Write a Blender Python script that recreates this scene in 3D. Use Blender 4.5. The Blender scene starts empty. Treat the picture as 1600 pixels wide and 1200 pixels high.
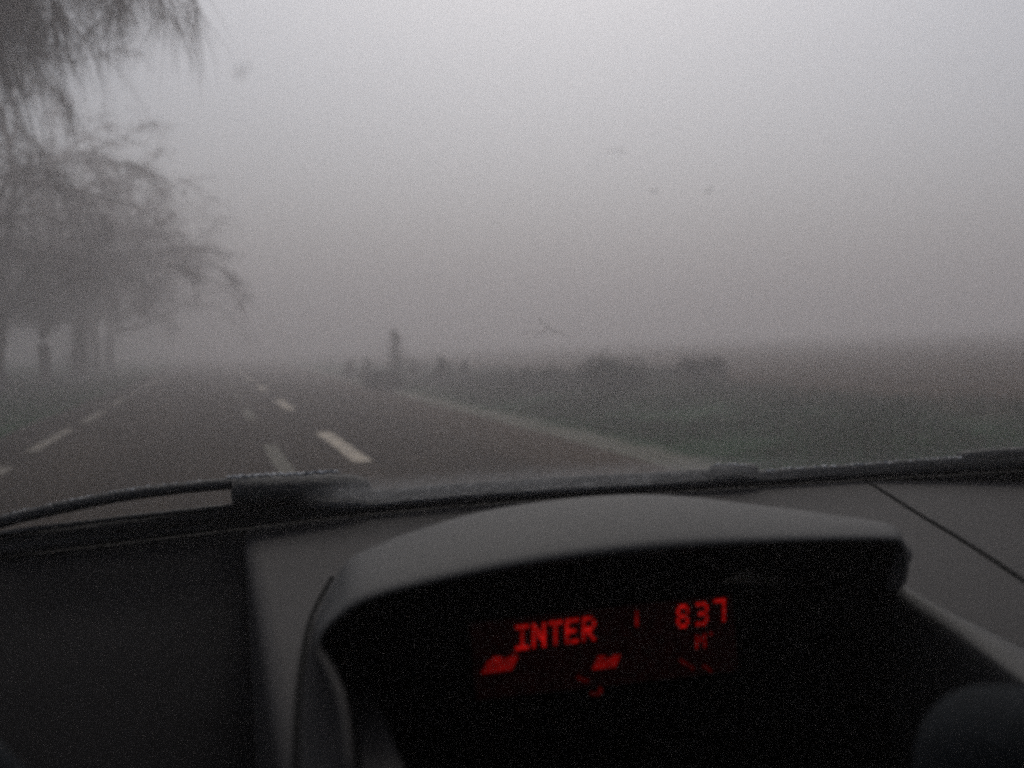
import bpy, bmesh, math, random
from mathutils import Vector, Matrix
from mathutils import noise as mnoise
R = math.radians
sc = bpy.context.scene
COL = sc.collection

# ------------------------------------------------------------------ camera, sky, sun, exposure
F_PX, YAW, PITCH, EYE = 1350.0, R(19.27), R(2.25), Vector((0, 0, 1.2))
cam_d = bpy.data.cameras.new("camera"); cam = bpy.data.objects.new("camera", cam_d); COL.objects.link(cam)
cam.location = EYE; cam.rotation_euler = (R(90) - PITCH, 0, -YAW)
cam_d.sensor_width = 36; cam_d.lens = 36 * F_PX / 1600
cam_d.clip_start = 0.02; cam_d.clip_end = 3000
cam_d.dof.use_dof = True; cam_d.dof.focus_distance = 1.35
APERTURE = 0.0110                                   # metres across: a small phone lens held close to the dashboard
cam_d.dof.aperture_fstop = cam_d.lens * 0.001 / APERTURE
sc.camera = cam

SUN_EL, SUN_AZ = R(55), R(22)                        # azimuth clockwise from straight ahead
w = bpy.data.worlds.new("World"); sc.world = w; w.use_nodes = True
nt = w.node_tree; nt.nodes.clear()
sky = nt.nodes.new("ShaderNodeTexSky"); sky.sky_type = 'NISHITA'; sky.sun_disc = False
sky.sun_elevation = SUN_EL; sky.sun_rotation = SUN_AZ; sky.dust_density = 4.0; sky.air_density = 1.0; sky.ozone_density = 1.0
hs = nt.nodes.new("ShaderNodeHueSaturation"); hs.inputs['Saturation'].default_value = 0.55
bg = nt.nodes.new("ShaderNodeBackground"); bg.inputs[1].default_value = 0.10
wo = nt.nodes.new("ShaderNodeOutputWorld")
nt.links.new(sky.outputs[0], hs.inputs['Color']); nt.links.new(hs.outputs[0], bg.inputs[0]); nt.links.new(bg.outputs[0], wo.inputs[0])

sun_d = bpy.data.lights.new("sun", 'SUN'); sun = bpy.data.objects.new("sun", sun_d); COL.objects.link(sun)
sun_d.energy = 0.6; sun_d.angle = R(18); sun_d.color = (1.0, 0.93, 0.85)
sd = Vector((math.sin(SUN_AZ) * math.cos(SUN_EL), math.cos(SUN_AZ) * math.cos(SUN_EL), math.sin(SUN_EL)))
sun.rotation_euler = (-sd).to_track_quat('-Z', 'Y').to_euler(); sun.location = sd * 60

sc.view_settings.view_transform = 'Standard'; sc.view_settings.look = 'None'
sc.view_settings.exposure = 0.18; sc.view_settings.gamma = 1.0
cy = sc.cycles
cy.max_bounces = 8; cy.diffuse_bounces = 3; cy.glossy_bounces = 3; cy.volume_bounces = 3
cy.transmission_bounces = 4; cy.transparent_max_bounces = 16; cy.use_denoising = False; cy.use_adaptive_sampling = False; cy.filter_width = 3.1
FOG_DENSITY, FOG_TOP = 0.028, 13.4

# ------------------------------------------------------------------ helpers
right_v = Vector((math.cos(YAW), -math.sin(YAW), 0))
fwd_v = Vector((math.sin(YAW) * math.cos(PITCH), math.cos(YAW) * math.cos(PITCH), -math.sin(PITCH)))
up_v = right_v.cross(fwd_v)
def ray(px, py):
    """direction of a photograph pixel scaled so that one unit is one metre ahead of the car"""
    d = fwd_v + right_v * ((px - 800) / F_PX) - up_v * ((py - 600) / F_PX)
    return d / d.y
def at(px, py, y): return EYE + ray(px, py) * y
def on(px, py, f, lo=0.25, hi=1.7):
    """where a sight line meets the surface f(point) = 0"""
    d = ray(px, py); a, b = lo, hi
    fa = f(EYE + d * a)
    for _ in range(50):
        m = (a + b) / 2; fm = f(EYE + d * m)
        if (fm > 0) == (fa > 0): a = m
        else: b = m
    return EYE + d * a

def link(o, parent=None):
    COL.objects.link(o)
    if parent: o.parent = parent
    return o
def empty(name, loc=(0, 0, 0), rz=0, parent=None):
    o = bpy.data.objects.new(name, None); o.location = loc; o.rotation_euler.z = rz; o.empty_display_size = 0.2
    return link(o, parent)
def tag(o, label=None, cat=None, group=None, kind=None):
    if label: o['label'] = label
    if cat: o['category'] = cat
    if group: o['group'] = group
    if kind: o['kind'] = kind
    return o
def mesh_obj(name, verts, faces, m, parent=None, smooth=True, merge=0.0):
    me = bpy.data.meshes.new(name); me.from_pydata([tuple(v) for v in verts], [], faces)
    if merge:
        bm = bmesh.new(); bm.from_mesh(me); bmesh.ops.remove_doubles(bm, verts=bm.verts, dist=merge)
        bmesh.ops.recalc_face_normals(bm, faces=bm.faces); bm.to_mesh(me); bm.free()
    if smooth:
        me.polygons.foreach_set('use_smooth', [True] * len(me.polygons))
    me.materials.append(m); me.update()
    return link(bpy.data.objects.new(name, me), parent)
class MB:
    def __init__(s): s.v, s.f = [], []
    def grid(s, rows):
        o = len(s.v); n = len(rows[0])
        for r in rows: s.v += [Vector(p) for p in r]
        for i in range(len(rows) - 1):
            for j in range(n - 1):
                a = o + i * n + j; s.f.append((a, a + 1, a + n + 1, a + n))
    def tube(s, pts, rad, k=10, cap=True, squash=1.0, jitter=0.0, rng=None):
        pts = [Vector(p) for p in pts]; o = len(s.v); n = len(pts)
        for i, p in enumerate(pts):
            t = (pts[min(i + 1, n - 1)] - pts[max(i - 1, 0)]).normalized()
            a = t.cross(Vector((0, 0, 1)));
            if a.length < 1e-4: a = Vector((1, 0, 0))
            a.normalize(); b = a.cross(t).normalized()
            r = rad[i] if hasattr(rad, '__len__') else rad
            for j in range(k):
                th = 2 * math.pi * j / k
                rr = r * (1 + (rng.uniform(-jitter, jitter) if rng else 0))
                s.v.append(p + a * (math.cos(th) * rr) + b * (math.sin(th) * rr * squash))
        for i in range(n - 1):
            for j in range(k):
                s.f.append((o + i * k + j, o + i * k + (j + 1) % k, o + (i + 1) * k + (j + 1) % k, o + (i + 1) * k + j))
        if cap:
            s.f.append(tuple(o + j for j in reversed(range(k)))); s.f.append(tuple(o + (n - 1) * k + j for j in range(k)))
    def box(s, c, sx, sy, sz, ax=None):
        ax = ax or (Vector((1, 0, 0)), Vector((0, 1, 0)), Vector((0, 0, 1))); o = len(s.v); c = Vector(c)
        for a in (-1, 1):
            for b in (-1, 1):
                for d in (-1, 1): s.v.append(c + ax[0] * a * sx / 2 + ax[1] * b * sy / 2 + ax[2] * d * sz / 2)
        for f in ((0, 1, 3, 2), (4, 6, 7, 5), (0, 4, 5, 1), (2, 3, 7, 6), (0, 2, 6, 4), (1, 5, 7, 3)): s.f.append(tuple(o + i for i in f))
    def build(s, name, m, parent=None, smooth=True, merge=0.0): return mesh_obj(name, s.v, s.f, m, parent, smooth, merge)
def bevel(o, wd=0.004, seg=3):
    b = o.modifiers.new('bevel', 'BEVEL'); b.width = wd; b.segments = seg; b.limit_method = 'ANGLE'; return o
def subsurf(o, n=2):
    b = o.modifiers.new('subsurf', 'SUBSURF'); b.levels = n; b.render_levels = n; return o
def solid(o, th, off=0):
    b = o.modifiers.new('solidify', 'SOLIDIFY'); b.thickness = th; b.offset = off; return o
def spline(pts, n):
    """Catmull-Rom through points, n samples per span"""
    P = [Vector(p) for p in pts]; out = []
    for i in range(len(P) - 1):
        a, b, c, d = P[max(i - 1, 0)], P[i], P[i + 1], P[min(i + 2, len(P) - 1)]
        for k in range(n):
            t = k / n
            out.append(0.5 * ((2 * b) + (c - a) * t + (2 * a - 5 * b + 4 * c - d) * t * t + (3 * b - a - 3 * c + d) * t ** 3))
    out.append(P[-1]); return out

# ------------------------------------------------------------------ materials
def mat(name, col, rough=0.6, spec=0.5, noise_scale=0, var=0.3, bump=0, bump_scale=None, col2=None, detail=6, metallic=0.0):
    m = bpy.data.materials.new(name); m.use_nodes = True; n = m.node_tree.nodes; l = m.node_tree.links
    b = n['Principled BSDF']; b.inputs['Base Color'].default_value = (*col, 1); b.inputs['Roughness'].default_value = rough
    b.inputs['Specular IOR Level'].default_value = spec; b.inputs['Metallic'].default_value = metallic
    if noise_scale:
        tc = n.new('ShaderNodeTexCoord'); nz = n.new('ShaderNodeTexNoise'); nz.inputs['Scale'].default_value = noise_scale
        nz.inputs['Detail'].default_value = detail; nz.inputs['Roughness'].default_value = 0.65
        cr = n.new('ShaderNodeValToRGB'); c2 = col2 or tuple(c * (1 + var) for c in col); c1 = col if col2 else tuple(c * (1 - var) for c in col)
        cr.color_ramp.elements[0].position = 0.35; cr.color_ramp.elements[1].position = 0.65
        cr.color_ramp.elements[0].color = (*c1, 1); cr.color_ramp.elements[1].color = (*c2, 1)
        l.new(tc.outputs['Object'], nz.inputs['Vector']); l.new(nz.outputs['Fac'], cr.inputs[0]); l.new(cr.outputs[0], b.inputs['Base Color'])
    if bump:
        tc = n.new('ShaderNodeTexCoord'); nz = n.new('ShaderNodeTexNoise'); nz.inputs['Scale'].default_value = bump_scale or noise_scale * 4
        nz.inputs['Detail'].default_value = 4; bp = n.new('ShaderNodeBump'); bp.inputs['Strength'].default_value = bump; bp.inputs['Distance'].default_value = 0.01
        l.new(tc.outputs['Object'], nz.inputs['Vector']); l.new(nz.outputs['Fac'], bp.inputs['Height']); l.new(bp.outputs[0], b.inputs['Normal'])
    return m
M = {}
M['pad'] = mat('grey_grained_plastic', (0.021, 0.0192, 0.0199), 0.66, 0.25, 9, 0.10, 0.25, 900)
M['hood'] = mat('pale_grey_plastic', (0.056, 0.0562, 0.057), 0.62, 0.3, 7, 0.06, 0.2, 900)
M['binnacle'] = mat('dark_plastic', (0.0085, 0.0080, 0.0088), 0.85, 0.08, 6, 0.2, 0.2, 700)
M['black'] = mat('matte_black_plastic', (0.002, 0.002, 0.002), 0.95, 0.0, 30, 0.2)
M['rubber'] = mat('black_rubber', (0.012, 0.012, 0.013), 0.7, 0.3, 60, 0.4, 0.6, 250)
M['groove'] = mat('dark_joint', (0.006, 0.006, 0.006), 0.9, 0.1, 20, 0.2)
M['wiper'] = mat('dull_black_metal', (0.016, 0.017, 0.019), 0.55, 0.4, 80, 0.5, 0.5, 300)
M['frost'] = mat('thin_frost', (0.55, 0.56, 0.58), 0.9, 0.2, 160, 0.6, 0.9, 600)
M['leather'] = mat('blue_black_leather', (0.012, 0.0145, 0.0175), 0.85, 0.06, 30, 0.2, 0.3, 300)
M['lining'] = mat('grey_headlining', (0.16, 0.155, 0.15), 0.95, 0.1, 40, 0.1)
M['paint'] = mat('dark_grey_paint', (0.05, 0.055, 0.06), 0.3, 0.5, 4, 0.05, metallic=0.4)
M['tyre'] = mat('tyre_rubber', (0.015, 0.015, 0.015), 0.8, 0.2, 30, 0.3)
M['rim'] = mat('alloy_rim', (0.4, 0.4, 0.41), 0.4, 0.5, 10, 0.05, metallic=0.9)
M['fabric'] = mat('seat_fabric', (0.03, 0.03, 0.034), 0.95, 0.1, 60, 0.3)
M['bark'] = mat('wet_bark', (0.085, 0.072, 0.065), 0.9, 0.2, 5, 0.45, 0.8, 12)
M['twig'] = mat('brown_twigs', (0.135, 0.115, 0.108), 0.9, 0.1, 1.5, 0.4)
M['bush'] = mat('dark_green_leaves', (0.018, 0.036, 0.020), 0.95, 0.05, 3, 0.45)
M['brownbush'] = mat('brown_leaves', (0.032, 0.027, 0.021), 0.95, 0.05, 3, 0.4)
M['grass'] = mat('grass_blades', (0.016, 0.054, 0.024), 0.95, 0.04, 0.7, 0.5, col2=(0.055, 0.076, 0.036))
M['dirt'] = None
def emit(name, col, strength):
    m = bpy.data.materials.new(name); m.use_nodes = True; n = m.node_tree.nodes; l = m.node_tree.links
    b = n['Principled BSDF']; b.inputs['Base Color'].default_value = (0.02, 0.003, 0.002, 1); b.inputs['Roughness'].default_value = 0.6
    b.inputs['Specular IOR Level'].default_value = 0.1
    tc = n.new('ShaderNodeTexCoord'); nz = n.new('ShaderNodeTexNoise'); nz.inputs['Scale'].default_value = 110
    mr = n.new('ShaderNodeMapRange'); mr.inputs[1].default_value = 0.3; mr.inputs[2].default_value = 0.7; mr.inputs[3].default_value = strength * 0.35; mr.inputs[4].default_value = strength * 1.5
    l.new(tc.outputs['Object'], nz.inputs['Vector']); l.new(nz.outputs['Fac'], mr.inputs[0]); l.new(mr.outputs[0], b.inputs['Emission Strength'])
    b.inputs['Emission Color'].default_value = (*col, 1)
    return m
M['led'] = emit('red_display_segments', (1.0, 0.012, 0.010), 0.30)
M['led_dim'] = emit('dim_red_segments', (1.0, 0.012, 0.01), 0.11)
M['reflection_red'] = emit('faint_red_reflections', (1.0, 0.015, 0.01), 0.030)
M['screen'] = emit('dark_red_screen', (1.0, 0.01, 0.015), 0.0013)

def ground_mat():
    m = bpy.data.materials.new('verge_grass_and_ploughed_soil'); m.use_nodes = True; n = m.node_tree.nodes; l = m.node_tree.links
    b = n['Principled BSDF']; b.inputs['Roughness'].default_value = 1.0; b.inputs['Specular IOR Level'].default_value = 0.02
    tc = n.new('ShaderNodeTexCoord'); sx = n.new('ShaderNodeSeparateXYZ'); l.new(tc.outputs['Object'], sx.inputs[0])
    def nz(scale, det=6):
        q = n.new('ShaderNodeTexNoise'); q.inputs['Scale'].default_value = scale; q.inputs['Detail'].default_value = det; q.inputs['Roughness'].default_value = 0.7
        l.new(tc.outputs['Object'], q.inputs['Vector']); return q.outputs['Fac']
    def ramp(f, a, ca, c, cb):
        r = n.new('ShaderNodeValToRGB'); r.color_ramp.elements[0].position = a; r.color_ramp.elements[1].position = c
        r.color_ramp.elements[0].color = (*ca, 1); r.color_ramp.elements[1].color = (*cb, 1); l.new(f, r.inputs[0]); return r.outputs[0]
    def math_(op, a, bv):
        q = n.new('ShaderNodeMath'); q.operation = op
        for i, x in enumerate((a, bv)):
            if isinstance(x, (int, float)): q.inputs[i].default_value = x
            else: l.new(x, q.inputs[i])
        return q.outputs[0]
    def mix(f, a, c):
        q = n.new('ShaderNodeMix'); q.data_type = 'RGBA'; l.new(f, q.inputs[0]); l.new(a, q.inputs[6]); l.new(c, q.inputs[7]); return q.outputs[2]
    grass = ramp(nz(1.3), 0.35, (0.008, 0.030, 0.013), 0.7, (0.024, 0.060, 0.028))
    soil = ramp(nz(0.9, 9), 0.35, (0.034, 0.022, 0.015), 0.68, (0.066, 0.045, 0.031))
    grit = ramp(nz(14, 9), 0.35, (0.060, 0.060, 0.044), 0.65, (0.20, 0.20, 0.17))
    xw = math_('ADD', sx.outputs[0], math_('MULTIPLY', math_('SUBTRACT', nz(0.35), 0.5), 5.0))
    mr = n.new('ShaderNodeMapRange'); mr.inputs[1].default_value = 8.8; mr.inputs[2].default_value = 11.0; l.new(xw, mr.inputs[0])
    c = mix(mr.outputs[0], grass, soil)
    # the gritty strip beside the road follows its edge
    xe = math_('SUBTRACT', sx.outputs[0], math_('MULTIPLY', sx.outputs[1], 0.022))
    xe = math_('ADD', xe, math_('MULTIPLY', math_('SUBTRACT', nz(1.1), 0.5), 1.1))
    m1 = n.new('ShaderNodeMapRange'); m1.inputs[1].default_value = 4.75; m1.inputs[2].default_value = 5.05; m1.inputs[3].default_value = 1; m1.inputs[4].default_value = 0; l.new(xe, m1.inputs[0])
    m2 = n.new('ShaderNodeMapRange'); m2.inputs[1].default_value = 3.0; m2.inputs[2].default_value = 3.2; l.new(xe, m2.inputs[0])
    c = mix(math_('MULTIPLY', m1.outputs[0], m2.outputs[0]), c, grit)
    l.new(c, b.inputs['Base Color'])
    bp = n.new('ShaderNodeBump'); bp.inputs['Strength'].default_value = 0.8; bp.inputs['Distance'].default_value = 0.08; l.new(nz(5, 8), bp.inputs['Height']); l.new(bp.outputs[0], b.inputs['Normal'])
    return m
def road_mat():
    m = bpy.data.materials.new('damp_brown_asphalt'); m.use_nodes = True; n = m.node_tree.nodes; l = m.node_tree.links
    b = n['Principled BSDF']; b.inputs['Specular IOR Level'].default_value = 0.06
    tc = n.new('ShaderNodeTexCoord'); mp = n.new('ShaderNodeMapping'); mp.inputs['Scale'].default_value = (1.0, 0.10, 1.0); l.new(tc.outputs['Object'], mp.inputs['Vector'])
    q = n.new('ShaderNodeTexNoise'); q.inputs['Scale'].default_value = 1.6; q.inputs['Detail'].default_value = 8; q.inputs['Roughness'].default_value = 0.7; l.new(mp.outputs[0], q.inputs['Vector'])
    r = n.new('ShaderNodeValToRGB'); r.color_ramp.elements[0].position = 0.3; r.color_ramp.elements[1].position = 0.72
    r.color_ramp.elements[0].color = (0.0175, 0.0135, 0.0108, 1); r.color_ramp.elements[1].color = (0.045, 0.0355, 0.0275, 1); l.new(q.outputs['Fac'], r.inputs[0])
    s = n.new('ShaderNodeTexNoise'); s.inputs['Scale'].default_value = 60; s.inputs['Detail'].default_value = 4; l.new(tc.outputs['Object'], s.inputs['Vector'])
    mx = n.new('ShaderNodeMix'); mx.data_type = 'RGBA'; mx.blend_type = 'MULTIPLY'; mx.inputs[0].default_value = 0.8
    big = n.new('ShaderNodeTexNoise'); big.inputs['Scale'].default_value = 0.35; big.inputs['Detail'].default_value = 5; l.new(tc.outputs['Object'], big.inputs['Vector'])
    sxr = n.new('ShaderNodeSeparateXYZ'); l.new(tc.outputs['Object'], sxr.inputs[0])
    eg = n.new('ShaderNodeMath'); eg.operation = 'MULTIPLY_ADD'; eg.inputs[1].default_value = 2.4; l.new(big.outputs['Fac'], eg.inputs[0]); l.new(sxr.outputs[0], eg.inputs[2])
    mud = n.new('ShaderNodeMapRange'); mud.inputs[1].default_value = 4.0; mud.inputs[2].default_value = 5.6; mud.inputs[4].default_value = 0.75; l.new(eg.outputs[0], mud.inputs[0])
    mm = n.new('ShaderNodeMix'); mm.data_type = 'RGBA'; mm.inputs[7].default_value = (0.046, 0.029, 0.017, 1); l.new(mud.outputs[0], mm.inputs[0])
    r2 = n.new('ShaderNodeValToRGB'); r2.color_ramp.elements[0].position = 0.3; r2.color_ramp.elements[1].position = 0.7
    r2.color_ramp.elements[0].color = (0.6, 0.6, 0.6, 1); r2.color_ramp.elements[1].color = (1.3, 1.28, 1.25, 1); l.new(s.outputs['Fac'], r2.inputs[0])
    l.new(r.outputs[0], mx.inputs[6]); l.new(r2.outputs[0], mx.inputs[7]); l.new(mx.outputs[2], mm.inputs[6]); l.new(mm.outputs[2], b.inputs['Base Color'])
    mr = n.new('ShaderNodeMapRange'); mr.inputs[3].default_value = 0.8; mr.inputs[4].default_value = 0.98; l.new(q.outputs['Fac'], mr.inputs[0]); l.new(mr.outputs[0], b.inputs['Roughness'])
    bp = n.new('ShaderNodeBump'); bp.inputs['Strength'].default_value = 0.5; bp.inputs['Distance'].default_value = 0.004; l.new(s.outputs['Fac'], bp.inputs['Height']); l.new(bp.outputs[0], b.inputs['Normal'])
    return m
M['ground'] = ground_mat(); M['road'] = road_mat()
M['line'] = mat('worn_white_road_paint', (0.20, 0.18, 0.15), 0.8, 0.2, 7, 0.3, 0.3, 60, col2=(0.47, 0.41, 0.33), detail=10)
M['edge_line'] = mat('dirty_edge_paint', (0.11, 0.10, 0.085), 0.8, 0.2, 5, 0.3, 0.3, 60, col2=(0.21, 0.19, 0.16), detail=10)
M['reflection_line'] = mat('painted_windscreen_reflection', (0.060, 0.056, 0.044), 0.85, 0.2, 6, 0.3, 0.3, 60, col2=(0.130, 0.125, 0.10), detail=10)

# ------------------------------------------------------------------ setting: ground, road, markings
def smooth(a, b, x):
    t = max(0.0, min(1.0, (x - a) / (b - a))); return t * t * (3 - 2 * t)
def road_right(y): return 4.25 + 0.022 * max(y, 0)
ROAD_LEFT = -2.75
def ground_z(x, y):
    e = road_right(min(y, 90))
    if x < ROAD_LEFT - 0.1: z = -0.03 - 0.10 * smooth(0, 2.5, ROAD_LEFT - x)
    elif x <= e + 0.1: z = -0.035
    else:
        d = x - e
        z = -0.03 + 0.05 * smooth(0.1, 0.8, d) + 0.55 * smooth(1.0, 9, d) + min(7.6, 0.040 * max(0, d - 8)) * smooth(8, 14, d)
    if x > e + 0.3 or x < ROAD_LEFT - 0.4:
        k = smooth(0.3, 2.5, (x - e) if x > e else ROAD_LEFT - x)
        z += k * (0.07 * mnoise.noise((x * 0.6, y * 0.6, 1)) + 0.035 * mnoise.noise((x * 2.1, y * 2.1, 5)))
        if x > 12: z += 0.035 * math.sin((x * 0.92 + y * 0.4) * 2 * math.pi / 0.85) * smooth(12, 15, x) * smooth(90, 50, x)
    return z
def axis(pieces):
    out = []
    for a, b, s in pieces:
        n = max(1, round((b - a) / s)); out += [a + (b - a) * i / n for i in range(n)]
    return out + [pieces[-1][1]]
xs = axis([(-240, -40, 12), (-40, -10, 1.5), (-10, -3, 0.4), (-3, 4, 0.7), (4, 16, 0.3), (16, 40, 0.35), (40, 90, 2), (90, 240, 12)])
ys = axis([(-120, -10, 10), (-10, 0, 1), (0, 45, 0.4), (45, 80, 1.2), (80, 320, 10)])
g = MB(); g.grid([[(x, y, ground_z(x, y)) for x in xs] for y in ys]); tag(g.build('ground', M['ground']), kind='structure')

road = MB(); yr = axis([(-60, 0, 4), (0, 90, 1.0), (90, 280, 10)]); rows = []
rr = random.Random(3)
for y in yr:
    e = road_right(min(y, 90)) + rr.uniform(-0.06, 0.06); lf = ROAD_LEFT + rr.uniform(-0.05, 0.05)
    rows.append([(lf - 0.03, y, -0.10), (lf, y, 0)] + [(lf + (e - lf) * t, y, 0.02 * (1 - (2 * t - 1) ** 2)) for t in (0.2, 0.4, 0.6, 0.8)] + [(e, y, 0), (e + 0.03, y, -0.10)])
road.grid(rows); tag(road.build('road', M['road']), kind='structure')
def road_z(x, y):
    e = road_right(min(y, 90)); ts = [0, .2, .4, .6, .8, 1]; zs = [0.02 * (1 - (2 * t - 1) ** 2) for t in ts]
    t = max(0, min(1, (x - ROAD_LEFT) / (e - ROAD_LEFT))); i = min(4, int(t * 5)); return zs[i] + (zs[i + 1] - zs[i]) * (t * 5 - i)
def dashes(name, x0, wd, starts, length, m, seed):
    b = MB(); q = random.Random(seed)
    for s in starts:
        L = length * q.uniform(0.92, 1.08); n = 14; o = x0 + q.uniform(-0.02, 0.02); rows = []
        for i in range(n + 1):
            y = s + L * i / n; j1, j2 = q.uniform(-.012, .012), q.uniform(-.012, .012)
            rows.append([(o - wd / 2 + j1, y, road_z(o, y) + 0.009), (o + wd / 2 + j2, y, road_z(o, y) + 0.009)])
        b.grid(rows)
    return tag(b.build(name, m), kind='structure')
dashes('centre_road_marking', 1.50, 0.21, [0.6 + 8.45 * i for i in range(1, 14)], 3.7, M['line'], 1)
dashes('edge_road_marking', -1.98, 0.15, [2.5 + 4.4 * i for i in range(26)], 3.0, M['edge_line'], 2)
dashes('reflected_road_dashes', 0.67, 0.17, [1.4 + 6.9 * i for i in range(12)], 2.6, M['reflection_line'], 4)  # pale dashes on the road painted in for a windscreen reflection

# grass: blades on the two verges and tufts over the bank
def make_grass():
    q = random.Random(11); v, f = [], []
    def blade(x, y, h, wd):
        z = ground_z(x, y) - 0.02; a = q.uniform(0, 2 * math.pi); c, s = math.cos(a) * wd / 2, math.sin(a) * wd / 2
        bx, by = q.gauss(0, .35) * h, q.gauss(0, .35) * h; o = len(v)
        v.extend([(x - c, y - s, z), (x + c, y + s, z), (x + bx * .4 - c * .7, y + by * .4 - s * .7, z + h * .6), (x + bx * .4 + c * .7, y + by * .4 + s * .7, z + h * .6), (x + bx, y + by, z + h)])
        f.extend([(o, o + 1, o + 3, o + 2), (o + 2, o + 3, o + 4)])
    for _ in range(12000):
        y = 2.5 + 42 * q.random() ** 1.3; d = q.random() ** 1.2 * 5.5
        x = road_right(y) + 0.75 + d
        t = mnoise.noise((x * .5, y * .5, 9)) + 0.5
        if t < 0.15: continue
        h0 = (0.08 + 0.24 * t) * (0.35 + 0.65 * smooth(0, 1.2, d))
        for _ in range(5): blade(x + q.gauss(0, .08), y + q.gauss(0, .08), h0 * q.uniform(.5, 1.3), q.uniform(.006, .014))
    for _ in range(5000):
        y = 6 + 40 * q.random(); x = ROAD_LEFT - 0.25 - 7 * q.random()
        for _ in range(5): blade(x + q.gauss(0, .07), y + q.gauss(0, .07), q.uniform(.05, .22), q.uniform(.006, .013))
    return tag(mesh_obj('grass', v, f, M['grass'], smooth=False), 'rough damp grass covering the verges on both sides of the road', 'grass', kind='stuff')
make_grass()

# ------------------------------------------------------------------ trees
def frustum(mb, p0, p1, r0, r1, k):
    mb.tube([p0, p1], [r0, r1], k, cap=False)
def twig_strand(v, f, p, d, L, wd, q, sag):
    """a hanging twig: three-sided, bending down under its own weight"""
    d = d.normalized(); pts = [p]
    for i in range(3):
        d = (d + Vector((q.uniform(-.12, .12), q.uniform(-.12, .12), -sag))).normalized(); pts.append(pts[-1] + d * (L / 3))
    a = d.cross(Vector((0.3, 0.8, 0.2))).normalized(); b = a.cross(d).normalized(); o = len(v)
    for i, pt in enumerate(pts[:-1]):
        r = wd * (1 - i / 3.4)
        for th in (0, 2.094, 4.189): v.append(pt + a * (math.cos(th) * r) + b * (math.sin(th) * r))
    v.append(pts[-1])
    for i in range(2):
        for j in range(3): f.append((o + 3 * i + j, o + 3 * i + (j + 1) % 3, o + 3 * i + 3 + (j + 1) % 3, o + 3 * i + 3 + j))
    for j in range(3): f.append((o + 6 + j, o + 6 + (j + 1) % 3, o + 9))
    return pts
def leaf(v, f, p, s, q):
    a = Vector((q.gauss(0, 1), q.gauss(0, 1), q.gauss(0, 1))).normalized(); b = a.cross(Vector((q.gauss(0, 1), q.gauss(0, 1), q.gauss(0, 1)))).normalized(); o = len(v)
    v.extend([p - a * s, p + b * s * .45, p + a * s, p - b * s * .45]); f.append((o, o + 1, o + 2, o + 3))
def grow_tree(seed, height, reach, fork, trunk_r, twigs, leaves, targets=None, sag=.16):
    q = random.Random(seed); tr = MB(); v, f = [], []; ends = []
    # trunk
    pts, rad = [], []; x = y = 0.0
    for i in range(9):
        t = i / 8; x += q.uniform(-.05, .05); y += q.uniform(-.05, .05)
        pts.append(Vector((x, y, -0.25 + (fork + 0.25) * t))); rad.append(trunk_r * (1.35 if i == 0 else 1.0 - .3 * t))
    tr.tube(pts, rad, 12)
    def branch(p, d, L, r, lvl):
        n = 5; P = [p]; RR = [r]; dd = d.normalized()
        for i in range(n):
            dd = (dd + Vector((q.gauss(0, .13), q.gauss(0, .13), (0.06 if lvl < 2 else -0.07) + q.gauss(0, .08)))).normalized()
            P.append(P[-1] + dd * L / n); RR.append(r * (1 - .6 * (i + 1) / n))
        tr.tube(P, RR, 8 if lvl < 2 else 5, cap=False)
        if lvl >= 2: ends.extend([(P[i], (P[i] - P[i - 1]).normalized(), lvl) for i in range(2, n + 1)])
        if lvl < 4:
            for k in range(3 if lvl < 3 else 2):
                i = q.randint(2, n); base = (P[i] - P[i - 1]).normalized()
                side = Vector((q.gauss(0, 1), q.gauss(0, 1), q.gauss(0, .6))).normalized()
                branch(P[i], base * .75 + side * .75, L * q.uniform(.55, .78), RR[i] * .72, lvl + 1)
    nl = 7
    for k in range(nl):
        a = 2 * math.pi * (k + q.uniform(-.25, .25)) / nl; el = q.uniform(.25, 1.15)
        branch(pts[-1 - q.randint(0, 2)] , Vector((math.cos(a) * math.cos(el), math.sin(a) * math.cos(el), math.sin(el))), reach * q.uniform(.46, .66), trunk_r * .45, 1)
    branch(pts[-1], Vector((0, 0, 1)), (height - fork) * .60, trunk_r * .6, 1)
    for (a, b, L) in (targets or []):                     # long limbs that arch out over the road
        P = spline(a, 5); tr.tube(P, [trunk_r * .4 * (1 - .85 * i / len(P)) for i in range(len(P))], 8, cap=False)
        for i in range(len(P) // 3, len(P)):
            d = (P[i] - P[i - 1]).normalized()
            for _ in range(b):
                s = Vector((q.gauss(0, 1), q.gauss(0, 1), q.gauss(0, .7))).normalized()
                branch(P[i], d * .5 + s, L * q.uniform(.5, 1), .016, 3)
    hi = height
    ends = [e for e in ends if e[0].z < hi - .1]
    for _ in range(twigs):
        p, d, lvl = ends[q.randrange(len(ends))]
        s = Vector((q.gauss(0, 1), q.gauss(0, 1), q.gauss(0, .5)))
        P = twig_strand(v, f, p, d * .6 + s * .55 + Vector((0, 0, -.7 * sag)), q.uniform(.35, 1.2), q.uniform(.0030, .006), q, sag)
        for _ in range(leaves):
            leaf(v, f, P[q.randint(1, 3)] + Vector((q.gauss(0, .06), q.gauss(0, .06), q.gauss(0, .06))), q.uniform(.02, .05), q)
    v = [Vector((p.x, p.y, min(p.z, hi))) for p in v]; tr.v = [Vector((p.x, p.y, min(p.z, hi))) for p in tr.v]
    return tr, v, f
def tree(name, loc, rz, parts, label, group):
    root = empty(name, loc, rz); tag(root, label, 'tree', group)
    tr, v, f = parts; tr.build('trunk', M['bark'], root); mesh_obj('crown', v, f, M['twig'], root, smooth=False)
    return root
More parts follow.
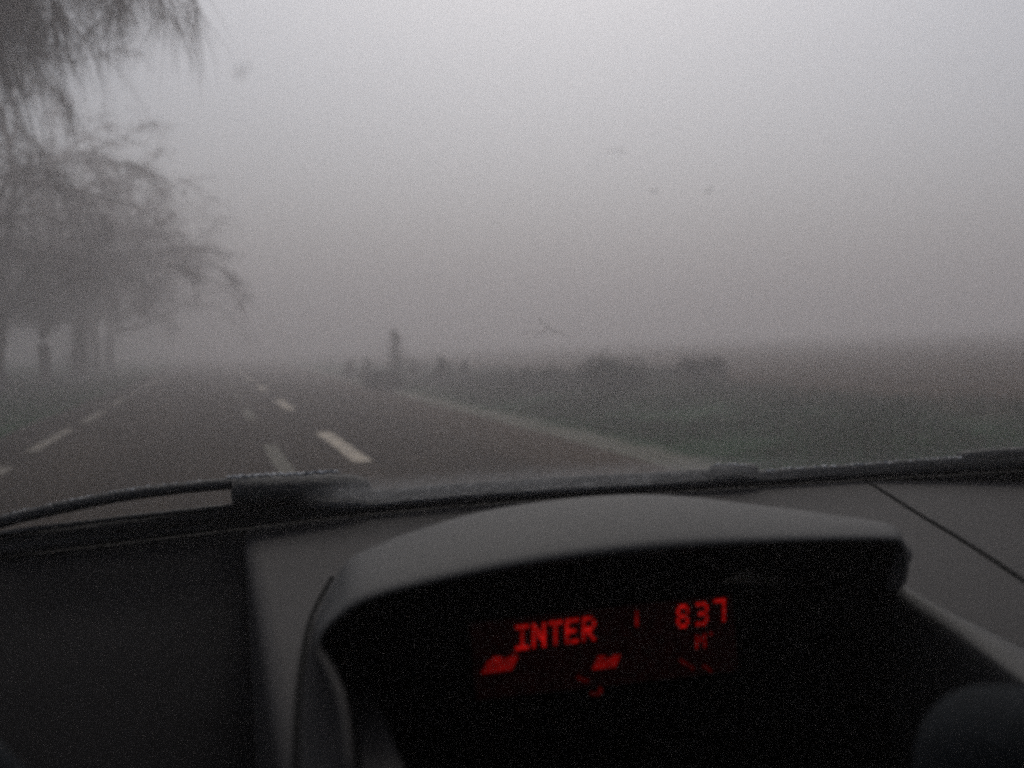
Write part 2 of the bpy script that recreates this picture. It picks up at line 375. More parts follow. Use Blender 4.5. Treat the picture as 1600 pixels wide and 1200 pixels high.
def copy_tree(o, loc, rz, label, scale=1):
    c = o.copy(); COL.objects.link(c); c.location = loc; c.rotation_euler.z = rz; c.scale = (scale,) * 3; c['label'] = label
    for ch in o.children:
        d = ch.copy(); COL.objects.link(d); d.parent = c
    return c
GT = 'bare trees in the row beside the road'
nx, ny = -5.9, 12.0
def rel(x, y, z): return Vector((x - nx, y - ny, z))
limbs = [([rel(-5.9, 12, 3.4), rel(-4.4, 11.2, 5.0), rel(-3.0, 10.4, 5.5), rel(-1.75, 9.9, 5.35)], 4, 1.0),
         ([rel(-5.9, 12, 3.6), rel(-4.0, 10.6, 5.2), rel(-2.8, 9.6, 5.5), rel(-1.85, 9.4, 5.0)], 4, 0.9),
         ([rel(-5.9, 12, 4.0), rel(-3.6, 11.6, 6.2), rel(-1.8, 11.2, 6.3), rel(-0.85, 11.0, 5.9)], 3, 0.9)]
tree('roadside_tree', (nx, ny, ground_z(nx, ny)), 0, grow_tree(5, 10.6, 6.2, 3.8, .26, 12000, 0, limbs, .55),
     'nearest roadside tree with drooping brown twigs hanging over the road, trunk out of view', GT)
A = tree('roadside_tree', (-6.1, 22.0, -.1), 1.0, grow_tree(8, 12.0, 6.2, 3.4, .27, 9000, 1),
         'roadside tree just behind the nearest one, its trunk out of the picture', GT)
B = tree('roadside_tree', (-6.2, 30.6, -.1), 2.1, grow_tree(21, 12.4, 7.4, 3.2, .29, 10000, 1),
         'thick hazy trunk closest to the picture edge in the roadside row', GT)
copy_tree(A, (-6.1, 37.6, -.1), 3.9, 'thin hazy trunk between the two thicker trunks of the row', 0.92)
Cc = tree('roadside_tree', (-5.7, 44.0, -.1), 0.4, grow_tree(34, 12.8, 8.6, 3.4, .42, 12000, 1),
          'thick hazy trunk standing last before the open road, broad crown reaching over it', GT)
copy_tree(B, (-6.0, 53.0, -.1), 5.2, 'first of the fog-dimmed trees beyond the last clear trunk', 0.98)
copy_tree(Cc, (-6.1, 62.0, -.1), 2.6, 'second fog-dimmed tree far along the row, nearly lost in the mist', 0.98)
copy_tree(A, (-13.5, 35.0, -.15), 0.7, 'pale tree standing behind the row, off the road', 1.0)
copy_tree(B, (-12.5, 46.0, -.15), 4.4, 'pale tree standing behind the row near the last clear trunk', 0.95)

# ------------------------------------------------------------------ bushes and saplings on the right bank
def bush(name, px, D, wid, hgt, m, label, seed, cat='bush', group=None, narrow=False, n=3200):
    q = random.Random(seed)
    # stand it on the ground under that sight line
    d = fwd_v + right_v * ((px - 800) / F_PX); x, y = d.x * D, d.y * D
    root = empty(name, (x, y, ground_z(x, y) - .02), q.uniform(0, 6)); tag(root, label, cat, group)
    st = MB(); v, f = [], []
    cl = []
    for k in range(7 if not narrow else 3):
        a = q.uniform(0, 2 * math.pi); t = q.uniform(.25, .95); rr_ = wid / 2 * q.random() ** .5 * (1 - .5 * t)
        if narrow: rr_ *= .25
        tip = Vector((math.cos(a) * rr_ * 1.6, math.sin(a) * rr_ * 1.6, hgt * (t if not narrow else q.uniform(.8, 1))))
        st.tube(spline([Vector((math.cos(a) * .03, math.sin(a) * .03, -.05)), Vector((math.cos(a) * rr_, math.sin(a) * rr_, tip.z * .5)), tip], 3), [.016, .014, .012, .010, .008, .006, .004], 5)
    if narrow:
        for i in range(12): 
            z = hgt * (.12 + .86 * i / 12); w_ = wid / 2 * (1 - (i / 12) ** 1.2) * q.uniform(.6, 1.15)
            cl.append((Vector((q.gauss(0, wid * .10), q.gauss(0, wid * .10), z)), w_ + .03, hgt * .06))
    else:
        for i in range(16):
            a = q.uniform(0, 2 * math.pi); r_ = wid / 2 * q.random() ** .6 * .75; z = hgt * (.2 + .62 * q.random() * (1 - .5 * r_ / (wid / 2)))
            cl.append((Vector((math.cos(a) * r_, math.sin(a) * r_, z)), wid * q.uniform(.10, .2), hgt * q.uniform(.10, .2)))
    for _ in range(n):
        c, rx, rz_ = cl[q.randrange(len(cl))]
        g_ = q.choice((.45, .55, .75, 1.15)); u = Vector((q.gauss(0, g_) * rx, q.gauss(0, g_) * rx, q.gauss(0, g_) * rz_)); p = c + u; p.z = max(p.z, .01)
        leaf(v, f, p, q.uniform(.025, .060), q)
    st.build('stems', M['bark'], root); mesh_obj('foliage', v, f, m, root, smooth=False)
    return root
GB = 'bushes on the right bank'
bush('bush', 955, 19, 1.5, 1.10, M['bush'], 'rounded dark green bush on the bank, the darkest above the grass', 1, group=GB, n=4200)
bush('bush', 1100, 20, 1.4, 0.70, M['brownbush'], 'low brown bush on the bank where the grass meets the field', 2, group=GB, n=1900)
bush('bush', 598, 26, 1.5, 0.75, M['bush'], 'small dark bush at the road edge under the tall sapling', 3, group=GB)
bush('bush', 860, 22, 2.6, 0.70, M['bush'], 'spreading low green bush between the rounded bush and the small saplings', 4, group=GB, n=3800)
bush('bush', 765, 25, 2.2, 0.55, M['bush'], 'low green bush on the bank beside the road strip', 6, group=GB, n=3000)
bush('bush', 1030, 24, 1.1, 0.40, M['bush'], 'small green bush between the rounded bush and the brown bush', 7, group=GB, n=1500)
GS = 'young conifers beside the road'
bush('sapling', 617, 27, 0.85, 1.90, M['bush'], 'tallest narrow conifer sapling, above the small dark bush', 18, 'sapling', GS, True, 900)
bush('sapling', 690, 27, 0.60, 0.95, M['bush'], 'short pointed conifer sapling, second tallest by the road', 9, 'sapling', GS, True, 1800)
bush('sapling', 545, 36, 0.45, 0.85, M['bush'], 'faint conifer sapling nearest the vanishing road', 10, 'sapling', GS, True, 1200)
bush('sapling', 575, 34, 0.40, 0.90, M['bush'], 'faint thin conifer sapling just before the tallest one', 12, 'sapling', GS, True, 1200)
bush('sapling', 726, 28, 0.40, 0.80, M['bush'], 'smallest thin sapling behind the short pointed one', 13, 'sapling', GS, True, 1200)
bush('sapling', 648, 33, 0.5, 0.80, M['bush'], 'dim conifer sapling between the tallest and the short pointed one', 14, 'sapling', GS, True, 1200)

# ------------------------------------------------------------------ the car, seen from its own cabin
car = empty('car', (0.33, 0, 0)); tag(car, 'car whose grey dashboard, red lit display and frosted wipers fill the lower picture', 'car')
CX = 0.33
def P2(v): return [Vector((p[0] - CX, p[1], p[2])) for p in v]      # world to car coordinates
class CB(MB):
    def build(s, name, m, parent=None, smooth=True, merge=0.0):
        if parent is None: parent = car
        return mesh_obj(name, P2(s.v), s.f, m, parent, smooth, merge)
HALF = 0.97
def base_y(x): return 1.25 - 0.22 * ((x - CX) / HALF) ** 2
edge_px = [(-40, 870), (0, 865), (200, 842), (370, 822), (560, 800), (700, 787), (850, 776), (1000, 767), (1180, 756), (1337, 746), (1480, 738), (1600, 731), (1660, 727)]
base_pts = [on(px, py, lambda p: p.y - base_y(p.x)) for px, py in edge_px]
def base_z(x):
    b = base_pts
    if x <= b[0].x: i = 0
    elif x >= b[-2].x: i = len(b) - 2
    else: i = next(k for k in range(len(b) - 1) if b[k].x <= x <= b[k + 1].x)
    t = (x - b[i].x) / (b[i + 1].x - b[i].x); t = max(-1.5, min(1.6, t)); return b[i].z + (b[i + 1].z - b[i].z) * t
def top_y(x): return 0.31 - 0.08 * ((x - CX) / HALF) ** 2
def top_z(x): return 1.43 - 0.06 * ((x - CX) / HALF) ** 2
def glass_t(p): return (base_y(p.x) - p.y) / (base_y(p.x) - top_y(p.x))
def glass_z(x, t): return base_z(x) + t * (top_z(x) - base_z(x)) + 0.035 * 4 * t * (1 - t)
def glass_f(off): return lambda p: p.z - glass_z(p.x, glass_t(p)) - off
def on_glass(px, py, off=0.0): return on(px, py, glass_f(off), 0.42, 1.6)

# windscreen
def windscreen():
    nxs, nts = 49, 33; v, f, uv = [], [], []
    for i in range(nts):
        t = i / (nts - 1)
        for j in range(nxs):
            x = CX + HALF * 0.96 * (2 * j / (nxs - 1) - 1); y = base_y(x) + (top_y(x) - base_y(x)) * t
            v.append(Vector((x, y, glass_z(x, t)))); uv.append((x, t))
    for i in range(nts - 1):
        for j in range(nxs - 1): a = i * nxs + j; f.append((a, a + 1, a + nxs + 1, a + nxs))
    m = bpy.data.materials.new('windscreen_glass'); m.use_nodes = True; n = m.node_tree.nodes; l = m.node_tree.links; n.clear()
    out = n.new('ShaderNodeOutputMaterial'); tr = n.new('ShaderNodeBsdfTransparent'); tr.inputs[0].default_value = (.97, .98, .975, 1)
    gl = n.new('ShaderNodeBsdfGlossy'); gl.inputs['Roughness'].default_value = 0.06
    m1 = n.new('ShaderNodeMixShader'); m1.inputs[0].default_value = 0.03; l.new(tr.outputs[0], m1.inputs[1]); l.new(gl.outputs[0], m1.inputs[2])
    df = n.new('ShaderNodeBsdfDiffuse'); df.inputs[0].default_value = (.36, .37, .38, 1)
    tl = n.new('ShaderNodeBsdfTranslucent'); tl.inputs[0].default_value = (.36, .37, .38, 1)
    ad = n.new('ShaderNodeMixShader'); ad.inputs[0].default_value = 0.5; l.new(df.outputs[0], ad.inputs[1]); l.new(tl.outputs[0], ad.inputs[2])
    uvn = n.new('ShaderNodeUVMap'); sp = n.new('ShaderNodeSeparateXYZ'); l.new(uvn.outputs[0], sp.inputs[0])
    tc = n.new('ShaderNodeTexCoord')
    def nz(s, d=6):
        q = n.new('ShaderNodeTexNoise'); q.inputs['Scale'].default_value = s; q.inputs['Detail'].default_value = d; q.inputs['Roughness'].default_value = .7; l.new(tc.outputs['Object'], q.inputs[0]); return q.outputs['Fac']
    def mth(op, a, b_):
        q = n.new('ShaderNodeMath'); q.operation = op
        for i, x in enumerate((a, b_)):
            if isinstance(x, (int, float)): q.inputs[i].default_value = x
            else: l.new(x, q.inputs[i])
        return q.outputs[0]
    def mr(x, a, b_, c, d):
        q = n.new('ShaderNodeMapRange'); q.interpolation_type = 'SMOOTHSTEP'; l.new(x, q.inputs[0])
        for i, k in enumerate((a, b_, c, d)): q.inputs[i + 1].default_value = k
        return q.outputs[0]
    tw = mth('ADD', sp.outputs[1], mth('MULTIPLY', mth('SUBTRACT', nz(28), .5), 0.035))
    low = mr(tw, 0.065, 0.125, 1, 0)
    xr = mth('MULTIPLY', mr(sp.outputs[0], 0.10, 0.19, 0, 1), mr(sp.outputs[0], 0.55, 0.98, 1, 0.15))
    speck = mr(nz(120, 2), 0.60, 0.72, 0.0, 0.5)
    fac = mth('ADD', mth('MULTIPLY', mth('MULTIPLY', low, xr), mth('ADD', mth('MULTIPLY', nz(40), 0.75), speck)), mth('MULTIPLY', mr(nz(6), .4, .8, 0, 1), 0.008))
    m2 = n.new('ShaderNodeMixShader'); l.new(fac, m2.inputs[0]); l.new(m1.outputs[0], m2.inputs[1]); l.new(ad.outputs[0], m2.inputs[2]); l.new(m2.outputs[0], out.inputs[0])
    o = mesh_obj('windscreen', P2(v), f, m, car); ul = o.data.uv_layers.new(name='UVMap')
    for lp in o.data.loops: ul.data[lp.index].uv = uv[lp.vertex_index]
    return o
glass = windscreen()
def smear_mat():
    m = bpy.data.materials.new('dried_dirt_smear'); m.use_nodes = True; n = m.node_tree.nodes; l = m.node_tree.links; b = n['Principled BSDF']
    b.inputs['Base Color'].default_value = (.05, .047, .045, 1); b.inputs['Roughness'].default_value = .9; b.inputs['Specular IOR Level'].default_value = .1
    tc = n.new('ShaderNodeTexCoord'); q = n.new('ShaderNodeTexNoise'); q.inputs['Scale'].default_value = 220; l.new(tc.outputs['Object'], q.inputs[0])
    r = n.new('ShaderNodeMapRange'); r.inputs[1].default_value = .35; r.inputs[2].default_value = .75; r.inputs[3].default_value = .03; r.inputs[4].default_value = .24; l.new(q.outputs['Fac'], r.inputs[0]); l.new(r.outputs[0], b.inputs['Alpha'])
    return m
M['smear'] = smear_mat()
for pts, wd in (([(374, 122), (380, 106), (392, 103)], .0035), ([(950, 238), (964, 234), (975, 238)], .0035), ([(1012, 300), (1032, 297)], .0028), ([(1104, 302), (1112, 292)], .0022),
                ([(808, 523), (835, 516), (848, 520)], .0022), ([(842, 498), (856, 512), (872, 520), (890, 528)], .0024), ([(826, 530), (846, 521), (858, 510)], .0022), ([(228, 528), (236, 530)], .002)):
    b = CB(); P = [on_glass(a, c, -0.002) for a, c in pts]; P = spline(P, 5)
    b.tube(P, [wd * (.45 + .55 * math.sin(math.pi * (i + .5) / len(P))) for i in range(len(P))], 6, squash=.3); b.build('smear', M['smear'], glass)

# seal along the foot of the glass
sl = CB(); q = [CX + HALF * .97 * (2 * i / 60 - 1) for i in range(61)]
sl.tube([Vector((x, base_y(x) - .002, glass_z(x, 0.0) + .005)) for x in q], .0085, 8); sl.build('windscreen_seal', M['rubber'])
cw = CB(); cw.grid([[Vector((x, base_y(x) + dy, base_z(x) + dz)) for x in q] for dy, dz in ((.004, -.004), (.05, -.045), (.12, -.07), (.2, -.075))]); solid(cw.build('cowl', M['rubber']), .006, -1)

# wipers
rng = random.Random(7)
def frost_on(pts, r, parent, dens=26, up=.8):
    b = CB(); P = spline(pts, dens)
    b.tube([p + Vector((0, rng.uniform(-.001, .001), r * up + rng.uniform(-.0012, .0012))) for p in P], [r * rng.uniform(.35, .6) for _ in P], 6, squash=.7, jitter=.3, rng=rng)
    return b.build('frost', M['frost'], parent, smooth=False)
wip = empty('wiper', (0, 0, 0), parent=car)
arm_px = [(-60, 838), (-10, 819), (60, 801), (130, 786), (200, 773), (280, 763), (345, 757), (380, 755)]
arm = [on_glass(a, c, .045) for a, c in arm_px]
b = CB(); b.tube(spline(arm, 8), .0078, 10, jitter=.05, rng=rng); ob = b.build('arm', M['wiper'], wip)
frost_on(arm, .0068, wip)
blade_px = [(-80, 858), (0, 847), (200, 822), (360, 801), (570, 779), (700, 767), (850, 757), (1000, 749), (1120, 742), (1165, 739)]
bl = [on_glass(a, c, .016) for a, c in blade_px]
b = CB(); b.tube(spline(bl, 8), .0095, 10, squash=1.1, jitter=.06, rng=rng); b.build('blade', M['rubber'], wip)
frost_on(bl[4:], .0085, wip, 30, .7)
b = CB(); thin = [on_glass(a, c, .022) for a, c in [(-60, 843), (0, 834), (120, 818), (250, 803), (370, 790)]]
b.tube(spline(thin, 8), .0035, 8, jitter=.1, rng=rng); b.build('spoiler', M['wiper'], wip)
# the bulky clip where the arm holds the blade
b = CB(); k = [on_glass(a, c, .034) for a, c in [(362, 770), (380, 768), (430, 766), (500, 764), (540, 764), (562, 766), (570, 768)]]
P = spline(k, 6); n_ = len(P); b.tube(P, [.021 * (1.0 if i < n_ * .7 else max(.35, 1 - ((i - n_ * .7) / (n_ * .3)) ** 2 * .6)) for i in range(n_)], 12, squash=1.0, jitter=.07, rng=rng); b.build('clip', M['wiper'], wip)
frost_on([on_glass(a, c, .036) for a, c in [(358, 748), (400, 745), (460, 742), (530, 738)]], .0075, wip, 20, .2)
b = CB(); k = [on_glass(a, c, .020) for a, c in [(1112, 739), (1140, 737), (1172, 736), (1182, 736)]]
b.tube(spline(k, 6), [.0125] * 16 + [.011, .008, .004], 12, jitter=.03, rng=rng); b.build('end_cap', M['wiper'], wip)
frost_on([on_glass(a, c, .024) for a, c in [(1116, 729), (1140, 727), (1168, 730)]], .0065, wip, 14, .2)
wip2 = empty('wiper', (0, 0, 0), parent=car)
k = [on_glass(a, c, .014) for a, c in [(1184, 744), (1260, 738), (1340, 733), (1420, 727), (1500, 722), (1560, 719), (1640, 713), (1720, 708)]]
b = CB(); b.tube(spline(k, 8), .0078, 10, squash=1.2, jitter=.06, rng=rng); b.build('blade', M['wiper'], wip2)
frost_on(k, .0085, wip2, 24, .8)
k = [on_glass(a, c, .024) for a, c in [(1498, 716), (1530, 712), (1580, 709), (1660, 704)]]
b = CB(); b.tube(spline(k, 6), .0105, 10, squash=1.0, jitter=.06, rng=rng); b.build('arm', M['wiper'], wip2)

# dashboard pad (heightfield)
def pad_z(x, y): return base_z(max(-.3, min(1.0, x))) - .006 - .035 * (base_y(x) - y) - .5 * max(0, .62 - y) ** 2
def pad_f(p): return p.z - pad_z(p.x, p.y)
def on_pad(px, py): return on(px, py, pad_f, .3, 1.24)
PADL = .045
ledge_px = [(1416, 912), (1430, 925), (1483, 955), (1540, 982), (1600, 1012), (1680, 1052)]
dash = empty('dashboard', (0, 0, 0), parent=car)
pb = CB(); N = 28
def lin(a, b_, n): return [a + (b_ - a) * i / n for i in range(n + 1)]
YS = .84
pb.grid([[Vector((x, y, pad_z(x, y))) for x in lin(PADL + .010, 1.28, 44) for y in [YS + (base_y(x) - .004 - YS) * t]] for t in lin(0, 1, 14)])
lower = [on_pad(*p) for p in ledge_px]; lower = spline(lower, 6)
def ledge_x(y):
    L = lower
    if y >= L[0].y: return L[0].x + (y - L[0].y) * .25
    for i in range(len(L) - 1):
        if L[i + 1].y <= y <= L[i].y: t = (y - L[i].y) / (L[i + 1].y - L[i].y); return L[i].x + (L[i + 1].x - L[i].x) * t
    return L[-1].x
YF = .30
pb.grid([[Vector((x, y, pad_z(x, y))) for x in lin(PADL + .010, .115, 6)] for y in lin(YF, YS, 20)])
pb.grid([[Vector((x, y, pad_z(x, y))) for x in lin(ledge_x(y), 1.28, 24)] for y in lin(YF, YS, 30)])
# front and left drop
pb.grid([[Vector((PADL - dx, y, pad_z(PADL, y) + dz)) for dx, dz in ((-.010, 0.0), (-.002, -.0015), (.004, -.006), (.0065, -.014), (.007, -.45))] for y in lin(YF, 1.245, 40)])
pb.grid([[Vector((x, YF - dy, pad_z(x, YF) - dz)) for dy, dz in ((0, 0), (.012, .006), (.02, .03), (.02, .35))] for x in lin(ledge_x(YF), 1.28, 20)])
pb.build('pad', M['pad'], dash, merge=.0006)
# pale rolled ledge along the open middle
low_px = [(1403, 924), (1420, 938), (1483, 978), (1540, 1018), (1600, 1062), (1680, 1120)]
lip2 = spline([on(px, py, lambda p: p.z - pad_z(p.x, p.y) + .003, .3, 1.2) for px, py in low_px], 6)
lb = CB(); rowsL = []
for a, c in zip(lower, lip2):
    md = (a + c) / 2 + Vector((0, 0, .0055)); rowsL.append([a + Vector((.004, 0, -.002)), a, md, c, c + Vector((-.003, 0, -.003)), c + Vector((.0, .006, -.03)), c + Vector((.03, .04, -.2))])
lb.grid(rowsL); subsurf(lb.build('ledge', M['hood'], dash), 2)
# joints
def joint(pts, r):
    b_ = CB(); b_.tube(spline([on_pad(*p) + Vector((0, 0, -r * .35)) for p in pts], 8), r, 8); return b_.build('joint', M['groove'], dash)
joint([(1345, 747), (1380, 768), (1430, 800), (1490, 836), (1545, 871), (1600, 908), (1680, 960)], .0045)
joint([(519, 903), (503, 930), (488, 962), (478, 1000), (470, 1050), (465, 1110), (463, 1230), (462, 1400)], .0035)
# dark instrument cover in front of the steering wheel
ib = CB()
def inst_z(x, y): return base_z(x) - .010 - .12 * smooth(0, .12, base_y(x) - y) * 0.3 - .30 * max(0, base_y(x) - .07 - y) - .75 * max(0, base_y(x) - .10 - y) ** 2
ib.grid([[Vector((x, y, inst_z(x, y))) for x in lin(-.62, PADL - .0075, 24) for y in [.62 + (base_y(x) - .004 - .62) * t]] for t in lin(0, 1, 26)])
ib.build('instrument_cover', M['binnacle'], dash)

# display hood
def ycurve(tab): return [at(px, py, y) for px, py, y in tab]
lipc = [(556, 1480, .40), (548, 1260, .49), (543, 1180, .515), (532, 1100, .545), (512, 1050, .57), (492, 1010, .59), (520, 973, .60), (600, 932, .605), (800, 888, .61), (1000, 862, .61), (1200, 850, .61), (1375, 847, .61), (1413, 856, .61), (1412, 890, .612), (1403, 924, .615)]
crest = [(464, 1480, 0), (466, 1260, 0), (467, 1180, 0), (470, 1100, 0), (478, 1030, 0), (492, 972, 0), (522, 905, .76), (575, 858, .78), (760, 796, .80), (1000, 771, .80), (1200, 794, .78), (1340, 826, .73), (1419, 853, .66), (1421, 885, .64), (1416, 912, .635)]
LP = ycurve(lipc); CR = [on_pad(px, py) if y == 0 else at(px, py, y) for px, py, y in crest]
K = 8; LPs = spline(LP, K); CRs = spline(CR, K); hb = CB(); rows = []
ctr = Vector((.32, .60, .96))
for i, (a, c) in enumerate(zip(LPs, CRs)):
    s = i / (len(LPs) - 1); top = smooth(.35, .486, s) * (1 - smooth(.814, .87, s))
    inn = (ctr - a); inn.y = 0; inn = inn.normalized()
    back = c + (c - EYE) * ((.26 if s < .63 else .10) * top) + Vector((max(0, ctr.x - c.x) * .18 * top, .01, -.045 * top - .004))
    bul = Vector((0, 0, .016 * top))
    rows.append([back, c + (c - EYE) * (.05 * top) + Vector(((ctr.x - c.x) * .03 * top, 0, -.004 * top)), c, c * .66 + a * .34 + bul * .9, c * .33 + a * .67 + bul, c * .10 + a * .90 + bul * .55, a + Vector((0, -.001, 0)) - inn * .002 + bul * .1, a + inn * .004 + Vector((0, .004, 0)), a + inn * .005 + Vector((0, .010, 0))])
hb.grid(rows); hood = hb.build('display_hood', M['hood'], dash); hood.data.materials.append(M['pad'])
nc = len(rows[0]) - 1
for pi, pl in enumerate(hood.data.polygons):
    if pi // nc < int(5.15 * K): pl.material_index = 1            # side flank takes the darker pad colour, painting in its shade
subsurf(hood, 1)
# black hollow inside the hood
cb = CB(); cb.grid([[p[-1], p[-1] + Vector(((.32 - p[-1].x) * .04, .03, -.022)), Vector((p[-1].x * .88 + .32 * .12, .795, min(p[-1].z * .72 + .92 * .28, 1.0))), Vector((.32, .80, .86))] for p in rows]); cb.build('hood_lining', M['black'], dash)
bk = CB(); bk.box((.66, .86, .62), 1.16, .01, .60); bk.build('console_shade_panel', M['black'], dash, smooth=False)  # black panel, the shade below the ledge put into its colour

# display
SY = .70
disp = empty('display', (0, 0, 0), parent=car)
def SP(px, py, dy=0.0): return at(px, py, SY + dy)
sb = CB(); c4 = [SP(733, 974), SP(1143, 928), SP(1154, 1048), SP(744, 1094)]
cc = sum(c4, Vector()) / 4
sb.grid([[c4[0], c4[1]], [c4[3], c4[2]]]); o = sb.build('screen', M['screen'], disp, smooth=False)
bz = CB(); big = [cc + (p - cc) * 1.16 + Vector((0, .004, 0)) for p in c4]; bz.grid([[big[0], big[1]], [big[3], big[2]]]); o = bz.build('bezel', M['black'], disp, smooth=False); solid(o, .012, 1)
GL = {'I': ["11111", "00100", "00100", "00100", "00100", "00100", "11111"], 'N': ["10001", "11001", "10101", "10101", "10011", "10001", "10001"],
      'T': ["11111", "00100", "00100", "00100", "00100", "00100", "00100"], 'E': ["11111", "10000", "10000", "11110", "10000", "10000", "11111"],
      'R': ["11110", "10001", "10001", "11110", "10100", "10010", "10001"], '8': ["01110", "10001", "10001", "01110", "10001", "10001", "01110"],
      '3': ["11110", "00001", "00001", "01110", "00001", "00001", "11110"], '7': ["11111", "00001", "00001", "00001", "00001", "00001", "00001"],
      'M': ["10001", "11011", "10101", "10101", "10001", "10001", "10001"], '|': ["00100"] * 7, "'": ["00100", "00100"] + ["00000"] * 5, ':': ["00000", "00100", "00000", "00000", "00000", "00100", "00000"]}
def glyph(mb, ch, x0, y0, wd, ht, slope=-.115, skew=.06, fill=.92):
    cw_, chh = wd / 5, ht / 7
    for r_, row in enumerate(GL[ch]):
        for c_, bit in enumerate(row):
            if bit == '1':
                def T(u, w_): X = x0 + u * cw_ + skew * (ht - w_ * chh) * 0; return (X, y0 + (X - x0) * slope + w_ * chh)
                e = (1 - fill) / 2; q4 = [T(c_ + e, r_ + e), T(c_ + 1 - e, r_ + e), T(c_ + 1 - e, r_ + 1 - e), T(c_ + e, r_ + 1 - e)]
                o_ = len(mb.v); mb.v += [SP(*p, -.0022) for p in q4] + [SP(*p, -.0006) for p in q4]
                mb.f += [(o_, o_ + 1, o_ + 2, o_ + 3)] + [(o_ + i, o_ + 4 + i, o_ + 4 + (i + 1) % 4, o_ + (i + 1) % 4) for i in range(4)]
t1 = CB(); x = 806
for i, ch in enumerate("INTER"): glyph(t1, ch, x + i * 26, 978 - i * 3.3, 20, 38)
t1.build('station_text', M['led'], disp, smooth=False)
t2 = CB()
for ch, x, y in (('8', 1058, 946), ('3', 1088, 942), ('7', 1115, 937)): glyph(t2, ch, x, y, 18, 36)
t2.build('clock_text', M['led'], disp, smooth=False)
t3 = CB(); glyph(t3, '|', 985, 956, 20, 24); t3.build('bar_mark', M['led_dim'], disp, smooth=False)
t4 = CB(); glyph(t4, 'M', 1087, 992, 16, 22); glyph(t4, "'", 1104, 988, 14, 20); t4.build('letter_mark', M['led_dim'], disp, smooth=False)
def icon(px0, py0, px1, h, n, seed):
    q_ = random.Random(seed); b_ = CB()
    for i in range(n):
        xa = px0 + (px1 - px0) * i / n; wd = (px1 - px0) / n * .86; hh = h * q_.uniform(.75, 1.05); ya = py0 - (xa - px0) * .115 - hh
        q4 = [(xa + h * .45, ya), (xa + wd + h * .45, ya - wd * .115), (xa + wd, ya + hh), (xa, ya + hh)]
        o_ = len(b_.v); b_.v += [SP(*p, -.0022) for p in q4] + [SP(*p, -.0006) for p in q4]
        b_.f += [(o_, o_ + 1, o_ + 2, o_ + 3)] + [(o_ + k_, o_ + 4 + k_, o_ + 4 + (k_ + 1) % 4, o_ + (k_ + 1) % 4) for k_ in range(4)]
    b_.build('status_bars', M['led_dim'], disp, smooth=False)
icon(752, 1052, 800, 24, 6, 1); icon(926, 1046, 962, 20, 6, 2)
def stroke(pts, wd, seed):  # glowing strokes that stand in for reflections of the display
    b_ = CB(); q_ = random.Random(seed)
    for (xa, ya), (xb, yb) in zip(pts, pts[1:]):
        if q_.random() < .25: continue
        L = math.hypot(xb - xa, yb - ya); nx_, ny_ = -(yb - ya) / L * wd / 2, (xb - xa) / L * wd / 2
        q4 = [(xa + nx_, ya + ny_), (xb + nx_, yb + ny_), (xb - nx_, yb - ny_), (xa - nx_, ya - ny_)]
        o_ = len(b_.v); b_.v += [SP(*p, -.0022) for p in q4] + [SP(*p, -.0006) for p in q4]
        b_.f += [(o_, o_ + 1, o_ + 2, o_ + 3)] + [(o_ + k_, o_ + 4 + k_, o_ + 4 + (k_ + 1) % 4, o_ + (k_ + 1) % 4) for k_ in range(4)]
    b_.build('painted_reflection', M['reflection_red'], disp, smooth=False)
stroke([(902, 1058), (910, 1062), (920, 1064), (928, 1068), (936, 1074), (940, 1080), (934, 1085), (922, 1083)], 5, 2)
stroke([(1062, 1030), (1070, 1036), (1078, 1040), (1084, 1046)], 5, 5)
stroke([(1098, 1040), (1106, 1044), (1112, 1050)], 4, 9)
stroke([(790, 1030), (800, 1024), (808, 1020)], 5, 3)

# steering wheel and gear lever
swc = Vector((-.258, .50, .846)); sw = empty('steering_wheel', (0, 0, 0), parent=car)
ax1 = Vector((1, 0, 0)); ax2 = Vector((0, .35, .94)).normalized(); b = CB()
ring = [swc + ax1 * (.185 * math.cos(2 * math.pi * i / 48)) + ax2 * (.185 * math.sin(2 * math.pi * i / 48)) for i in range(49)]
b.tube(ring, .016, 12, cap=False); b.build('rim', M['leather'], sw)
b = CB(); n3 = ax1.cross(ax2)
b.box(swc, .12, .03, .10, (ax1, n3, ax2)); bevel(b.build('hub', M['leather'], sw), .02, 4)
for a in (0, math.pi, 1.5 * math.pi):
    d = ax1 * math.cos(a) + ax2 * math.sin(a); b = CB(); b.tube([swc + d * .05, swc + d * .18], [.02, .014], 10, squash=.5); b.build('spoke', M['leather'], sw)
gv = empty('gear_lever', (0, 0, 0), parent=car); kc = at(1590, 1248, .36)
b = CB(); KS = 1.30
prof = [(.0, .046), (.018, .045), (.031, .038), (.040, .025), (.043, .008), (.041, -.012), (.034, -.034), (.022, -.055), (.016, -.065)]
rowsK = [[kc + Vector((max(r_, .0005) * math.cos(2 * math.pi * i / 24), max(r_, .0005) * math.sin(2 * math.pi * i / 24), z_)) * KS for i in range(25)] for r_, z_ in prof]
b.grid(rowsK); subsurf(b.build('knob', M['leather'], gv, merge=.0002), 1)
b = CB(); b.tube([kc + Vector((0, 0, -.06)), kc + Vector((-.02, .12, -.25)), kc + Vector((-.03, .25, -.40))], .008, 10); b.build('shaft', M['black'], gv)

